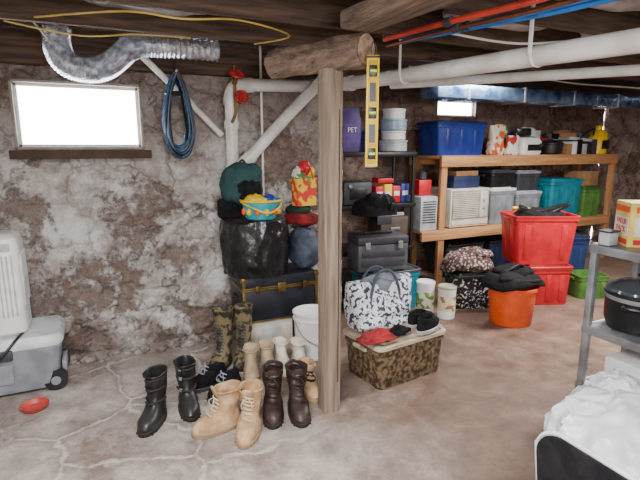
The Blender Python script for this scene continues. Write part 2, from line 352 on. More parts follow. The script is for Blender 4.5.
b.lathe([(.0745,0),(.0,.001)],(0,0,0),mat('log_end_grain',(184,156,128),.9,c2=(134,104,82),scale=20),M=Matrix.Translation(p1+(p1-p0).normalized()*.001)@q)
b.obj('log_beam')
b=B(); rings=[]
for i in range(21):
    z=2.01*i/20; o=.006*noise.noise(Vector((0,0,z*3))); rings.append([v+Vector((o,.5*o,0)) for v in rr(.108+.01*noise.noise(Vector((3,1,z*4))),.108,.012,z,2)])
b.loft(rings,WOODP); b.box((.03,-.056,1.0),(.005,.004,1.6),mat('post_crack',(70,54,44),.9),bev=0)
b.obj('support_post',(1.215,2.45,0),.2)
# ---------------------------------------------------------------- pipes
b=B(); r=.049
b.tube([(1.02,3.80,1.10),(1.02,3.8,1.3),(1.02,3.8,1.6),(1.02,3.8,1.9),(1.02,3.8,2.0),(1.06,3.8,2.06),(1.15,3.8,2.075),(1.5,3.79,2.085),(1.75,3.77,2.09),(1.86,3.7,2.09),(1.88,3.55,2.09),(1.93,2.6,2.055),(2.0,1.28,2.012),(2.04,.4,1.985)],r,PVC,n=18,sub=6)
for p,q_ in (((1.02,3.8,1.92),(1.02,3.8,1.98)),((1.13,3.8,2.07),(1.2,3.8,2.077)),((1.7,3.78,2.087),(1.77,3.765,2.09)),((1.885,3.5,2.09),(1.89,3.42,2.085)),((1.02,3.8,1.36),(1.02,3.8,1.46)),((1.02,3.8,1.74),(1.02,3.8,1.8))):
    b.cyl(p,q_,.058,PVC,n=20)
for y,x,z in ((2.75,1.922,2.06),(1.75,1.975,2.03)):
    b.tube([(x-.052,y,z),(x-.03,y,z-.045),(x+.03,y,z-.045),(x+.052,y,z)],.006,WHT,n=6); b.box((x-.054,y,(z+2.4)/2),(.006,.022,2.4-z),WHT,bev=.001)
b.obj('white_drain_pipe')
b=B(); b.tube([(1.13,3.74,1.5),(1.45,3.70,1.84),(1.81,3.66,2.2),(1.84,3.66,2.3)],.046,PVC,n=16); b.tube([(1.075,3.775,1.44),(1.1,3.75,1.47),(1.13,3.74,1.5)],.046,PVC,n=16,sub=3); b.cyl((1.09,3.755,1.46),(1.16,3.735,1.535),.055,PVC); b.obj('diagonal_vent_pipe')
b=B(); b.tube([(.3,3.84,2.33),(.38,3.84,2.25),(.66,3.84,1.98),(.95,3.84,1.69)],.024,PVC,n=12); b.cyl((.68,3.84,1.96),(.73,3.84,1.91),.031,PVC); b.obj('condensate_pipe')
b=B(); b.tube([(2.1,3.2,2.06),(2.5,2.55,2.05),(2.94,1.86,2.04),(3.4,1.15,2.03)],.032,PVC,n=12,sub=4); b.obj('thin_drain_pipe')
b=B(); b.tube([(1.29,3.86,1.05),(1.29,3.86,1.8),(1.29,3.86,2.4)],.010,PVC,n=8); b.obj('riser_pipe')
for i,(x,y0,y1,m,nm) in enumerate(((1.62,2.55,.3,REDP,'red_water_pipe'),(1.72,2.5,.3,BLUP,'blue_water_pipe'),(1.67,2.6,.3,mat('copper_pipe',(150,92,66),.4,.8),'copper_pipe'))):
    b=B(); z=2.2-.012*i; b.tube([(x,y0,z+.02),(x+.02,2.0,z),(x+.1,1.4,z-.01),(x+.14,y1,z)],.015 if i<2 else .011,m,n=8,sub=5); b.cyl((x+.015,2.02,z),(x+.018,1.98,z),.022,GRYD); b.obj(nm)
b=B(); b.tube([(1.8,2.4,2.22),(1.84,2.0,2.2),(1.93,1.4,2.18),(1.97,.3,2.18)],.013,BLUP,n=8); b.obj('blue_water_pipe')
b=B(); b.tube([(.05*math.cos(k*.9)*(1+.1*math.sin(k)),.05*math.sin(k*.9),-.006*k) for k in range(24)],.008,BLK,n=6,sub=3); b.cyl((0,0,0),(0,0,.1),.006,METAL); b.lathe([(.045,.06),(.05,.09),(.03,.12)],(0,0,0),WHT); b.obj('cord_coil',(2.62,2.72,2.3))
for i,(p0_,p1_,m) in enumerate((((1.9,2.3,2.23),(4.6,1.5,2.22),WHT),((2.3,3.0,2.24),(5.2,2.6,2.23),BLK),((2.4,3.4,2.24),(6.0,3.3,2.22),OFFW))):
    b=B(); p0_=Vector(p0_);p1_=Vector(p1_); b.tube([p0_.lerp(p1_,t/6)+Vector((0,.06*math.sin(t*2),-.03*abs(math.sin(t*1.7)))) for t in range(7)],.007,m,n=6); b.obj('ceiling_wire')
def valve(loc,r,rot):
    b=B(); m=mat('red_valve_paint',(206,34,38),.45)
    b.tube([(r*math.cos(t),r*math.sin(t),0) for t in [2*math.pi*k/16 for k in range(16)]],.009,m,closed=True,n=6,sub=2)
    for k in range(4):
        a=2*math.pi*k/4; b.cyl((0,0,0),(r*math.cos(a),r*math.sin(a),0),.007,m,n=6)
    b.cyl((0,0,-.04),(0,0,.010),.014,m,n=12); b.cyl((0,0,-.08),(0,0,-.035),.018,mat('brass_valve_body',(140,104,60),.5,.7),n=12)
    b.obj('valve_handwheel',loc,rot=rot)
valve((1.03,3.64,2.13),.052,(rad(34),rad(6),0)); valve((1.06,3.63,1.97),.046,(rad(62),0,0))
b=B(); b.tube([(1.03,3.70,2.2),(1.03,3.70,2.06),(1.03,3.71,1.95),(1.03,3.71,1.85),(1.0,3.71,1.78)],.012,mat('brass_valve_body',(140,104,60)),n=8); b.obj('brass_water_line')
b=B(); b.tube([(-.13,3.72,2.36),(-.14,3.7,2.24),(-.10,3.68,2.14),(0,3.66,2.10),(.11,3.66,2.11),(.2,3.66,2.17),(.29,3.66,2.25),(.4,3.66,2.285),(.6,3.66,2.29),(.9,3.66,2.29)],.085,CHR,n=22,sub=16,rf=lambda i:.080+.006*(1 if i%2 else -1)); b.obj('flexible_foil_duct')
b=B(); b.box((5.2,4.18,2.16),(4.0,.32,.14),BLUF,bev=.01)
for x in (3.6,4.4,5.2,6.0,6.8): b.box((x,4.18,2.16),(.03,.34,.16),METAL)
b.obj('air_duct')
b=B()
for k in range(17):
    ww=.07+.05*random.random(); hh=.26+.045*random.random(); cx=.60+.03*(random.random()-.5); yy=3.79-.0065*k; pts=[]
    for t in range(12):
        a=2*math.pi*t/12; f=(1-math.cos(a))/2
        pts.append((cx+ww*math.sin(a)*(.45+.75*f)+.008*random.random(),yy+.01*random.random(),2.12-2*hh*f+.005*random.random()))
    b.tube(pts,.0095,BROPE if k%4 else BLK,n=6,sub=4,closed=True)
b.tube([(.53,3.78,1.98),(.6,3.67,1.98),(.67,3.78,1.99),(.6,3.80,1.98)],.012,BLK,closed=True,n=6)
b.cyl((.6,3.82,2.13),(.6,3.66,2.13),.008,METAL); b.tube([(.6,3.76,2.13),(.61,3.77,2.26),(.6,3.77,2.4)],.008,BLK,n=6)
b.obj('blue_cable_coil')
b=B(); b.box((0,0,-.27),(.062,.022,.55),YEL,bev=.003); b.box((0,0,-.27),(.045,.030,.50),mat('level_yellow_dark',(214,174,10),.5),bev=.002)
for z in (-.07,-.27,-.47):
    b.box((0,-.014,z),(.04,.012,.055),BLK); b.cyl((-.016,-.021,z),(.016,-.021,z),.007,mat('level_vial',(190,230,80),.1))
for z in (-.17,-.37): b.box((0,-.0155,z),(.03,.002,.09),BLK,bev=0)
b.box((0,-.001,-.004),(.064,.026,.012),BLK); b.box((0,-.001,-.54),(.064,.026,.012),BLK)
b.tube([(0,0,-.01),(.01,0,.03),(0,0,.07),(-.01,0,.03)],.003,BLK,closed=True,n=5); b.obj('spirit_level',(1.293,2.135,2.035),-25)
b=B(); b.tube([(-.2,2.95,2.24),(.2,2.6,2.23),(.45,2.5,2.20),(.75,2.55,2.235),(1.1,2.75,2.23),(1.0,3.1,2.24)],.005,YELW,n=6); b.obj('yellow_cable')
b=B(); b.tube([(-.35,3.1,2.24),(0.0,3.0,2.18),(.3,3.08,2.23),(.6,3.1,2.24)],.0045,YELW,n=6); b.tube([(-.3,3.5,2.4),(-.2,3.6,2.28),(-.16,3.8,2.2)],.006,WHT,n=6); b.obj('ceiling_cable')
# ---------------------------------------------------------------- boots
boot('black_rubber_boot',RUBB,SOLE,(.24,2.80,0),150,h=.29,lace=False,kind='buckle',w=.112,flare=1.06)
boot('black_rubber_boot',RUBB,SOLE,(.425,2.87,0),178,h=.29,lace=False,kind='buckle',w=.112,flare=1.06)
boot('camo_hunting_boot',CAMO,SOLE,(.79,3.36,0),140,h=.42,w=.115,flare=1.12,lm=GRYD)
boot('camo_hunting_boot',CAMO,SOLE,(.94,3.36,0),155,h=.42,w=.115,flare=1.12,lm=GRYD)
boot('tan_work_boot',TANL,SOLT,(.60,2.53,0),98,h=.24,w=.118,lm=LIDT,flare=1.08)
boot('tan_work_boot',TANL,SOLT,(.72,2.46,0),150,h=.25,w=.118,lm=LIDT,flare=1.08)
boot('brown_leather_boot',BRNL,SOLE,(.895,2.58,0),160,h=.28,w=.115,lm=BRNL,slouch=.008,flare=1.06)
boot('brown_leather_boot',BRNL,SOLE,(1.03,2.53,0),168,h=.28,w=.115,lm=BRNL,slouch=.008,flare=1.06)
boot('beige_suede_boot',BEIG,SOLT,(.91,3.09,0),165,h=.2,w=.10,lace=False,kind='pull')
boot('beige_suede_boot',BEIG,SOLT,(1.03,3.10,0),170,h=.2,w=.10,lace=False,kind='pull')
boot('cream_suede_boot',OFFW,SOLT,(1.145,3.11,0),174,h=.2,w=.10,lace=False,kind='pull')
boot('cream_suede_boot',OFFW,SOLT,(1.255,3.05,0),178,h=.2,w=.095,lace=False,kind='pull')
boot('tan_hiking_boot',TANL,SOLT,(1.19,2.74,0),172,h=.18,w=.105,lm=SOLE)
boot('dark_sneaker',BLKM,GRYD,(.66,3.07,0),105,h=.13,L=.28,w=.105,lm=GRY)
boot('dark_sneaker',BLKM,GRYD,(.73,2.93,0),120,h=.13,L=.28,w=.105,lm=GRY)
# ---------------------------------------------------------------- cooler + dehumidifier + dish
b=B(); lid=mat('cooler_lid_light',(214,217,221),.45); body=mat('cooler_body_grey',(146,150,160),.5)
b.loft([rr(.58,.38,.05,.03),rr(.62,.40,.06,.06),rr(.66,.42,.06,.29),rr(.68,.43,.06,.30),rr(.68,.43,.06,.32)],body)
b.loft([rr(.69,.44,.06,.322),rr(.71,.45,.07,.335),rr(.70,.44,.07,.37),rr(.66,.41,.06,.395),rr(.6,.36,.05,.40)],lid)
b.box((0,-.225,.30),(.14,.02,.07),GRYD,bev=.008); b.box((-.1,-.213,.17),(.32,.012,.13),body,bev=.006)
for sy in (-1,1): b.cyl((.29,sy*.17-.03,.07),(.29,sy*.17+.03,.07),.07,BLK,n=24); b.cyl((.29,sy*.17-.035,.07),(.29,sy*.17+.035,.07),.03,GRY,n=16)
b.box((.34,0,.12),(.03,.2,.08),body,bev=.01)
for sy in (-1,1): b.box((-.24,sy*.15,.02),(.06,.05,.04),BLK)
b.tube([(-.1,-.26,.24),(.0,-.27,.30),(.06,-.25,.36),(.1,-.21,.40),(.13,-.1,.41)],.009,BLK)
b.obj('wheeled_cooler',(-.62,3.63,0),0)
b=B(); b.loft([rr(.34,.30,.04,0),rr(.38,.34,.06,.02),rr(.38,.34,.06,.58),rr(.36,.32,.06,.63),rr(.30,.26,.05,.65)],WHT)
for k in range(13): b.box((-.15+.025*k,-.172,.33),(.008,.012,.40),GRYL,bev=.002)
for k in range(12): b.box((.192,-.11+.02*k,.35),(.012,.007,.34),GRYL,bev=.002)
b.box((0,-.172,.58),(.3,.01,.05),GRYL); b.obj('dehumidifier',(-.655,3.64,.403),0)
b=B(); b.lathe([(.046,0),(.065,.006),(.082,.035),(.077,.036),(.06,.01),(0,.009)],(0,0,0),mat('red_dish',(190,70,62),.5)); b.obj('pet_dish',(-.44,3.22,0))
b=B()
for k in range(46):
    x=-.25+1.1*random.random(); s_=.010+.03*random.random(); b.blob((x,3.92-.14*random.random()**2,s_*.4),(s_*1.4,s_,s_*.7),M_STONE,amp=s_*.4,sc=20,seed=k,seg=10)
b.obj('wall_rubble')
# ---------------------------------------------------------------- left pile
b=B(); b.box((0,0,.11),(.36,.30,.22),CARD,bev=.004); b.box((0,0,.221),(.05,.30,.002),KRAFT,bev=0); b.box((0,-.151,.12),(.16,.002,.08),GRYL,bev=0); b.obj('cardboard_carton',(1.22,3.66,0))
b=B(); b.box((0,0,.11),(.26,.28,.218),GRYD,bev=.01); b.obj('milk_crate',(1.55,3.66,0))
b=B(); b.box((0,0,.14),(.64,.36,.27),NAVY,bev=.006); b.box((0,0,.325),(.64,.36,.095),NAVY,bev=.012)
for x in (-.31,.31): b.box((x,-.183,.14),(.022,.006,.27),BRS,bev=.001); b.box((x,-.183,.325),(.022,.006,.09),BRS,bev=.001)
for z in (.012,.27,.285): 
    b.box((0,-.184,z),(.64,.008,.012),BRS,bev=.001); b.box((-.322,0,z),(.008,.36,.012),BRS,bev=.001)
for sx in (-1,1):
    for sy in (-1,1):
        b.box((sx*.308,sy*.168,.355),(.04,.04,.045),BRS,bev=.008); b.box((sx*.308,sy*.168,.02),(.04,.04,.045),BRS,bev=.008)
b.box((0,-.19,.275),(.07,.014,.08),BRS,bev=.004)
for x in (-.2,.2): b.box((x,-.19,.275),(.035,.012,.06),BRS,bev=.004)
b.tube([(-.327,-.05,.2),(-.345,0,.185),(-.327,.05,.2)],.009,BRNL); b.obj('steamer_trunk',(1.30,3.67,.222))
b=B(); b.lathe([(.19,.0),(.20,.01),(.24,.40),(.25,.405),(.25,.42),(.235,.42),(.2,.3),(0,.3)],(0,0,0),BLK,n=36)
n=96; rings=[]
for i in range(25):
    t=i/24; z=.435-.43*t; row=[]
    for j in range(n):
        a=2*math.pi*j/n; P=Vector((math.cos(a)*2.2,math.sin(a)*2.2,z*4)); nn=noise.noise(P); n2=1-abs(noise.noise(P*2.1+Vector((4,0,0))))*2; n3=1-abs(noise.noise(Vector((math.cos(a)*6,math.sin(a)*6,z*5+2))))*2
        r=.256-.012*t+.010*math.sin(t*math.pi)+.020*nn+.012*n2*min(1,t*3+.2)+.006*n3
        row.append(Vector((r*math.cos(a),min(r*math.sin(a),.25),max(.002,z+.015*(1-t)*math.sin(a*3)))))
    rings.append(row)
inner=[[Vector((v.x*k,v.y*k,zz+(v.z-.43)*.5)) for v in rings[0]] for k,zz in ((.97,.442),(.9,.44),(.6,.41),(.1,.42))]
b.loft(inner[::-1]+rings,BAGP,True,False)
b.obj('bagged_trash_can',(1.15,3.67,.596))
b=B(); b.lathe([(.11,0),(.115,.005),(.15,.13),(.16,.135),(.16,.15),(.148,.15),(.11,.01),(0,.01)],(0,0,0),TURQ,n=32)
b.tube([(.158*math.cos(a),.158*math.sin(a),.142) for a in [2*math.pi*k/16 for k in range(16)]],.009,YEL,closed=True)
b.tube([(-.155,0,.13),(-.11,-.13,.10),(0,-.172,.06),(.11,-.13,.10),(.155,0,.13)],.007,YEL)
for k in range(7):
    a=-math.pi+k*math.pi/6; b.blob((.135*math.cos(a),.135*math.sin(a),.06),(.02,.02,.028),YEL if k%2 else ORG,seg=12)
b.blob((-.03,.02,.14),(.09,.08,.04),YEL,amp=.02,sc=20); b.blob((.06,0,.14),(.06,.06,.04),BLU,amp=.01,sc=20,seed=2); b.obj('toy_pail',(1.16,3.54,1.055))
b=B(); b.blob((0,0,.10),(.15,.07,.14),TEALD,amp=.03,sc=9,power=.65); b.blob((.02,-.04,.05),(.10,.05,.08),BLKM,amp=.02,sc=12,seed=3,power=.7); b.blob((.1,0,.16),(.06,.05,.08),TEALD,amp=.02,sc=12,seed=5); b.tube([(-.05,0,.22),(0,0,.28),(.05,0,.22)],.008,BLK); b.obj('teal_backpack',(1.05,3.64,1.22),8)
b=B(); b.box((0,0,.08),(.20,.08,.16),BLKM,bev=.03); b.obj('black_pouch',(.96,3.70,1.045))
b=B(); b.blob((0,0,.16),(.11,.13,.16),mat('slate_blue_bag',(80,90,108),.6,c2=(48,54,70),bump=.5),amp=.02,sc=9,power=.7); b.tube([(-.05,-.05,.3),(0,-.08,.33),(.05,-.05,.3)],.008,BLK); b.obj('duffel_bag',(1.56,3.64,.615))
b=B(); b.blob((0,0,.06),(.12,.14,.055),MULT,amp=.02,sc=12,power=.7); b.blob((-.03,-.02,.13),(.1,.1,.04),DGRN,amp=.015,sc=12,seed=5); b.obj('folded_red_blanket',(1.55,3.66,.96))
CB=mat('printed_gift_bag',(220,60,50),.5,c2=(240,200,60),scale=14,lo=.45,hi=.5,detail=1)
b=B(); b.loft([rr(.18,.10,.01,0),rr(.19,.11,.02,.12),rr(.2,.12,.02,.22),rr(.185,.11,.015,.22),rr(.17,.09,.01,.05)],CB,True,True)
b.blob((0,0,.22),(.08,.05,.07),mat('tissue_green',(90,170,80),.8),amp=.02,sc=20); b.blob((.04,0,.24),(.05,.045,.07),YEL,amp=.02,sc=20,seed=3); b.blob((-.05,0,.25),(.04,.04,.06),WHT,amp=.02,sc=20,seed=4); b.blob((.0,-.02,.30),(.06,.04,.05),RED,amp=.02,sc=20,seed=9)
b.tube([(-.05,-.06,.21),(0,-.07,.32),(.05,-.06,.21)],.005,RED); b.obj('gift_bag',(1.55,3.6,1.13),10)
b=B(); b.lathe([(.125,0),(.13,.005),(.142,.30),(.152,.302),(.152,.315),(.145,.318),(.145,.345),(.153,.347),(.155,.36),(.148,.362),(.14,.35),(.125,.02),(0,.015)],(0,0,0),WHT,n=36)
b.tube([(-.153,0,.31),(-.12,-.11,.20),(0,-.17,.14),(.12,-.11,.20),(.153,0,.31)],.004,METAL,n=6); b.cyl((-.03,-.169,.14),(.03,-.169,.14),.01,WHT)
b.obj('white_bucket',(1.45,3.22,0),0)
# ---------------------------------------------------------------- camo tote group
tote('camo_storage_tote',.62,.42,.33,CAMT,LIDT,(1.87,2.72,0),8,nr=2)
b=B(); rings=[]
for i in range(19):
    t=i/18; z=.34*t; wid=.46+.10*t; dep=.19-.10*t**1.6; row=[]
    for v in rr(wid,dep+.03*math.sin(t*math.pi),.06,0,n=9):
        nn=noise.noise(Vector((v.x*9,v.y*9,z*9))); qx=.007*abs(math.sin((v.x+z)*26))*abs(math.sin((v.x-z)*26))
        s_=1 if v.y>0 else -1
        sag=-.035*t*(1-(v.x/(wid/2))**2)
        row.append(Vector((v.x*(1+.05*nn),v.y*(1+.15*nn)+s_*qx*1.6,max(0,z+sag))))
    rings.append(row)
b.loft(rings,FLOR); b.blob((.02,0,.28),(.20,.055,.08),mat('grey_lining_cloth',(120,126,140),.9),amp=.02,sc=9,seed=4,power=.8)
for y in (-.075,.065):
    b.tube([(-.13,y,.12),(-.12,y*1.05,.26),(-.07,y*.9,.38),(.0,y*.8,.41),(.07,y*.9,.38),(.12,y*1.05,.26),(.13,y,.12)],.011,mat('dark_bag_strap',(70,76,92),.8),n=7)
b.blob((-.16,-.13,.05),(.10,.045,.055),FLOR,amp=.02,sc=9,seed=7,power=.7,flat=0)
b.obj('quilted_floral_tote_bag',(1.81,2.845,.332),4)
b=B(); b.blob((-.10,0,.02),(.17,.065,.03),MULT,amp=.022,sc=14,power=.8,flat=0,seg=48,ridge=.8); b.blob((.05,-.02,.03),(.10,.05,.03),BLKM,amp=.02,sc=14,seed=4,flat=0,seg=40); b.obj('red_scarf',(1.75,2.575,.333),8)
boot('black_slip_on_shoe',BLKM,GRYL,(2.0,2.55,.333),-66,h=.10,L=.26,w=.095,lace=False)
boot('black_slip_on_shoe',BLKM,GRYL,(2.02,2.67,.333),-78,h=.10,L=.26,w=.095,lace=False)
def can(nm,loc,m,r=.085,h=.27,lidm=WHT):
    b=B(); b.lathe([(r*.95,0),(r,.006),(r,.012),(r*.97,.02),(r*.97,h-.04),(r,h-.03),(r,h-.01)],(0,0,0),WHT,n=30)
    b.lathe([(r*.985,.08),(r*.985,h-.09)],(0,0,0),m,n=30,c0=False,c1=False); b.lathe([(r*1.03,h-.02),(r*1.03,h),(r*.95,h+.004),(r*.9,h-.004),(0,h-.004)],(0,0,0),lidm,n=30)
    b.obj(nm,loc)
can('paint_can',(2.82,3.60,0),mat('label_green',(110,150,70),.5,c2=(226,226,210),scale=14,lo=.48,hi=.52),.088,.33)
can('plastic_jar',(2.95,3.44,0),mat('label_cream',(226,214,176),.5,c2=(160,110,80),scale=16,lo=.54,hi=.6),.085,.31,mat('lid_olive',(170,176,140),.5))
# ---------------------------------------------------------------- black utility shelf & contents
b=B()
for x in (2.28,3.18):
    for y in (4.36,4.74): 
        b.cyl((x,y,0),(x,y,1.56),.02,BLK,n=12); b.cyl((x,y,0),(x,y,.03),.026,BLK,n=12)
for z in (.12,.5,.98,1.53):
    b.box((2.73,4.55,z),(.96,.44,.03),BLK,bev=.006)
    b.box((2.73,4.34,z-.012),(.94,.02,.045),BLK,bev=.004)
b.obj('black_utility_shelf')
tote('teal_storage_tote',.60,.42,.42,TEAL,GRYD,(2.60,3.98,0),0)
b=B(); b.box((0,0,.13),(.52,.30,.26),mat('tool_chest_grey',(86,88,94),.45),bev=.012); b.box((0,0,.30),(.53,.31,.08),GRYD,bev=.02); b.box((0,0,.355),(.3,.04,.03),BLK,bev=.01)
b.box((0,-.155,.17),(.44,.012,.05),GRYD); b.box((0,-.155,.08),(.44,.012,.06),GRYD)
for x in (-.17,.17): b.box((x,-.162,.255),(.05,.02,.07),METAL,bev=.005)
b.obj('tool_chest',(2.49,3.96,.42),-8)
b=B(); b.blob((0,0,.16),(.21,.12,.17),BLKM,amp=.03,sc=8,power=.55,flat=0); b.blob((-.06,-.05,.29),(.11,.08,.07),BLKM,amp=.03,sc=10,seed=2); b.tube([(-.1,-.1,.24),(0,-.14,.37),(.1,-.1,.24)],.012,GRYD); b.box((.02,-.13,.12),(.16,.02,.09),GRYD,bev=.01); b.box((.12,-.11,.24),(.08,.05,.08),BLK,bev=.02,rot=(.2,.2,.3)); b.obj('black_camera_bag',(2.46,3.96,.795))
b=B(); b.loft([rr(.2,.12,.02,0),rr(.24,.14,.03,.15),rr(.25,.12,.03,.32),rr(.22,.06,.02,.42),rr(.23,.05,.02,.44)],PUR); b.text('PET',.07,WHT,Matrix.Translation((0,-.075,.22))@Matrix.Rotation(rad(88),4,'X')); b.obj('purple_bag',(2.45,4.5,1.547))
b=B()
for i,(r,z0,z1,m) in enumerate(((.15,0,.12,GRYL),(.13,.122,.22,WHT),(.14,.222,.34,mat('clear_plastic_blue',(160,190,206),.3)),(.12,.342,.45,WHT))): b.lathe([(r*.9,z0),(r,z0+.01),(r,z1-.02),(r*1.04,z1-.015),(r*1.04,z1),(r*.93,z1)],(0,0,0),m,n=30)
b.obj('stacked_food_containers',(3.0,4.5,1.547))
b=B()
for i,m in enumerate((RED,YEL,RED,mat('box_blue',(50,70,150),.5))): b.box((-.18+.11*i,0,.09+.01*(i%2)),(.1,.14,.18+.02*(i%2)),m); b.box((-.18+.11*i,-.0715,.1),(.07,.002,.05),WHT,bev=0)
b.box((-.1,0,.24),(.2,.13,.05),RED); b.obj('boxed_goods',(2.98,4.5,.997),0)
b=B(); b.box((0,0,.12),(.34,.3,.24),GRYD,bev=.02); b.box((0,-.155,.12),(.2,.01,.12),BLK); b.cyl((-.1,-.15,.2),(-.1,-.165,.2),.02,METAL); b.obj('stereo_speaker',(2.5,4.52,.997))
b=B(); b.box((0,0,.17),(.36,.28,.33),mat('case_brown',(86,72,62),.6),bev=.02); b.box((0,-.145,.2),(.12,.02,.03),METAL); b.box((0,0,.35),(.3,.2,.04),GRYL,bev=.01); b.obj('tool_case',(2.96,4.5,.517))
b=B(); b.lathe([(.07,0),(.08,.01),(.08,.2),(.05,.24),(.03,.26),(.03,.3)],(0,0,0),BLU); b.obj('blue_jug',(2.72,4.55,1.547))
tote('grey_small_tote',.34,.3,.26,GRY,GRYD,(2.96,4.5,.137),0)
# ---------------------------------------------------------------- wooden shelf
b=B(); b.box((5.16,4.73,1.48),(3.1,.6,.035),WOODS); b.box((5.16,4.43,1.435),(3.1,.04,.13),WOODS); b.box((5.16,5.03,1.42),(3.1,.04,.09),WOODS)
b.box((5.02,4.73,.62),(3.3,.6,.03),WOODS); b.box((5.02,4.43,.575),(3.3,.04,.11),WOODS); b.box((5.02,5.03,.58),(3.3,.04,.09),WOODS)
for x in (3.67,5.2,6.66):
    for y in (4.455,5.0):
        if x==5.2 and y<4.6: continue
        b.box((x,y,.73),(.085,.05 if y<4.6 else .085,1.46),WOODSV)
b.obj('wooden_storage_shelf')
tote('blue_storage_bin',.74,.42,.40,BLU,mat('blue_lid',(24,42,108),.4),(3.97,4.70,1.499),0)
PRB=mat('printed_snack_bag',(214,96,50),.45,c2=(236,220,200),scale=11,lo=.47,hi=.52,detail=2,bump=.5,bscale=12); PRR=mat('red_white_bag',(190,50,50),.45,c2=(230,225,220),scale=9,lo=.5,hi=.54,detail=2,bump=.5,bscale=12)
def pouch(b,c,w,d,h,m,lean=0):
    R=[]
    for i in range(13):
        t=i/12; dd=d*(1-t**2.2*.85)*(.7+.3*min(1,t*5)); ww=w*(.92+.08*math.sin(t*9))
        R.append([Vector((c[0]+v.x+.008*noise.noise(v*30),c[1]+v.y+lean*t+.012*noise.noise(v*22+Vector((0,0,t*4))),c[2]+h*t)) for v in rr(ww,dd,dd*.45,0)])
    b.loft(R,m)
b=B(); pouch(b,(-.06,0,0),.24,.16,.36,PRB,-.02); pouch(b,(.13,-.08,0),.20,.12,.24,PRR,-.02); pouch(b,(.10,.08,0),.2,.14,.38,mat('green_bag',(80,140,80),.5,c2=(220,210,120),scale=9,lo=.5,hi=.54)); b.obj('snack_bags',(4.66,4.62,1.499))
b=B(); b.loft([rr(.34,.22,.05,0),rr(.38,.25,.07,.03),rr(.38,.25,.07,.16),rr(.34,.2,.07,.21),rr(.26,.12,.05,.225)],WHT); b.box((.02,-.128,.09),(.24,.01,.08),BLK,bev=.01); b.box((0,0,.226),(.22,.06,.01),BLK); b.loft([rr(.2,.16,.04,.23),rr(.24,.18,.05,.26),rr(.2,.14,.05,.33),rr(.1,.06,.02,.35)],GRYL); b.cyl((.12,-.128,.12),(.12,-.145,.12),.025,GRYD); b.box((-.12,-.07,.28),(.12,.14,.10),BLK,bev=.02); b.obj('countertop_appliance',(5.13,4.62,1.499))
b=B(); b.lathe([(.12,0),(.15,.02),(.16,.13),(.17,.135),(.17,.145),(.12,.18),(.03,.195),(.03,.22),(0,.222)],(0,0,0),BLK,n=30)
for sx in (-1,1): b.tube([(sx*.155,-.04,.11),(sx*.185,0,.115),(sx*.155,.04,.11)],.010,BLK)
b.obj('dark_cooking_pot',(5.56,4.60,1.499))
b=B()
for i in range(6): b.box((-.25+.1*i,.0,.07+.015*(i%3)),(.085,.24,.14+.03*(i%3)),(KRAFT,WHT,BLK,GRYL,BRNL,GRYD)[i])
b.box((0,0,.2),(.44,.2,.04),GRYL,rot=(0,rad(4),0)); b.box((.05,0,.26),(.26,.16,.08),GRYD,rot=(0,rad(-6),.3)); b.box((-.16,0,.25),(.14,.16,.07),KRAFT); b.tube([(.0,-.1,.24),(.15,-.14,.34),(.25,-.08,.26)],.012,BLK); b.obj('boxed_hardware',(6.07,4.62,1.499))
b=B(); b.lathe([(.11,0),(.12,.01),(.12,.24),(.07,.31),(.04,.33),(.04,.39)],(0,0,0),YEL); b.tube([(.05,0,.33),(.17,0,.28),(.12,0,.14)],.018,YEL); b.box((.0,-.12,.13),(.14,.006,.12),BLK); b.obj('yellow_drain_jug',(6.51,4.6,1.499))
# back row of small items on the top plank
b=B()
for i,(x,w_,h_,m) in enumerate(((-.62,.16,.26,KRAFT),(-.44,.14,.30,mat('box_navy_print',(40,50,100),.6)),(-.24,.2,.24,GRYD),(.0,.14,.32,OFFW),(.18,.16,.22,RED),(.38,.18,.28,BLK),(.58,.14,.33,KRAFT))):
    b.box((x,0,h_/2),(w_,.16,h_),m); b.box((x,-.081,h_*.55),(w_*.7,.002,h_*.35),WHT if i%2 else GRYL,bev=0)
b.obj('row_of_small_boxes',(5.55,4.90,1.499))
b=B(); b.box((0,0,.24),(.60,.42,.46),OFFW,bev=.015); b.box((0,-.215,.28),(.56,.012,.34),mat('ac_grille_beige',(170,162,144),.5),bev=.003)
for k in range(14): b.box((-.08,-.224,.13+.022*k),(.38,.008,.009),OFFW,bev=.001)
b.box((.20,-.224,.28),(.12,.01,.32),OFFW); b.cyl((.2,-.225,.34),(.2,-.245,.34),.022,GRYL); b.cyl((.2,-.225,.24),(.2,-.245,.24),.022,GRYL); b.box((0,-.22,.06),(.56,.01,.05),OFFW)
b.obj('window_air_conditioner',(4.10,4.66,.637))
b=B(); b.box((0,0,.2),(.24,.34,.4),GRYL,bev=.015)
for k in range(9): b.box((0,-.173,.1+.03*k),(.18,.01,.012),GRYD,bev=.001)
b.obj('space_heater',(3.49,4.62,.637))
SMK=mat('smoky_plastic',(146,150,156),.35)
tote('grey_storage_tote',.42,.45,.46,SMK,WHT,(4.68,4.7,.637)); tote('clear_storage_tote',.46,.45,.40,SMK,GRYL,(5.15,4.72,.637))
tote('teal_tall_tote',.62,.46,.54,TEAL,TEAL,(5.80,4.68,.637)); tote('green_storage_tote',.40,.46,.42,GRN,mat('green_lid',(60,96,44),.5),(6.34,4.68,.637))
tote('dark_grey_tote',.42,.4,.26,GRYD,GRY,(5.15,4.72,1.04)); tote('black_small_tote',.4,.4,.22,BLK,GRYD,(4.68,4.7,1.1))
b=B(); b.box((0,0,.07),(.4,.3,.14),mat('navy_box',(40,54,96),.6)); b.box((.02,0,.17),(.34,.26,.06),KRAFT); b.obj('stacked_boxes',(4.1,4.68,1.112))
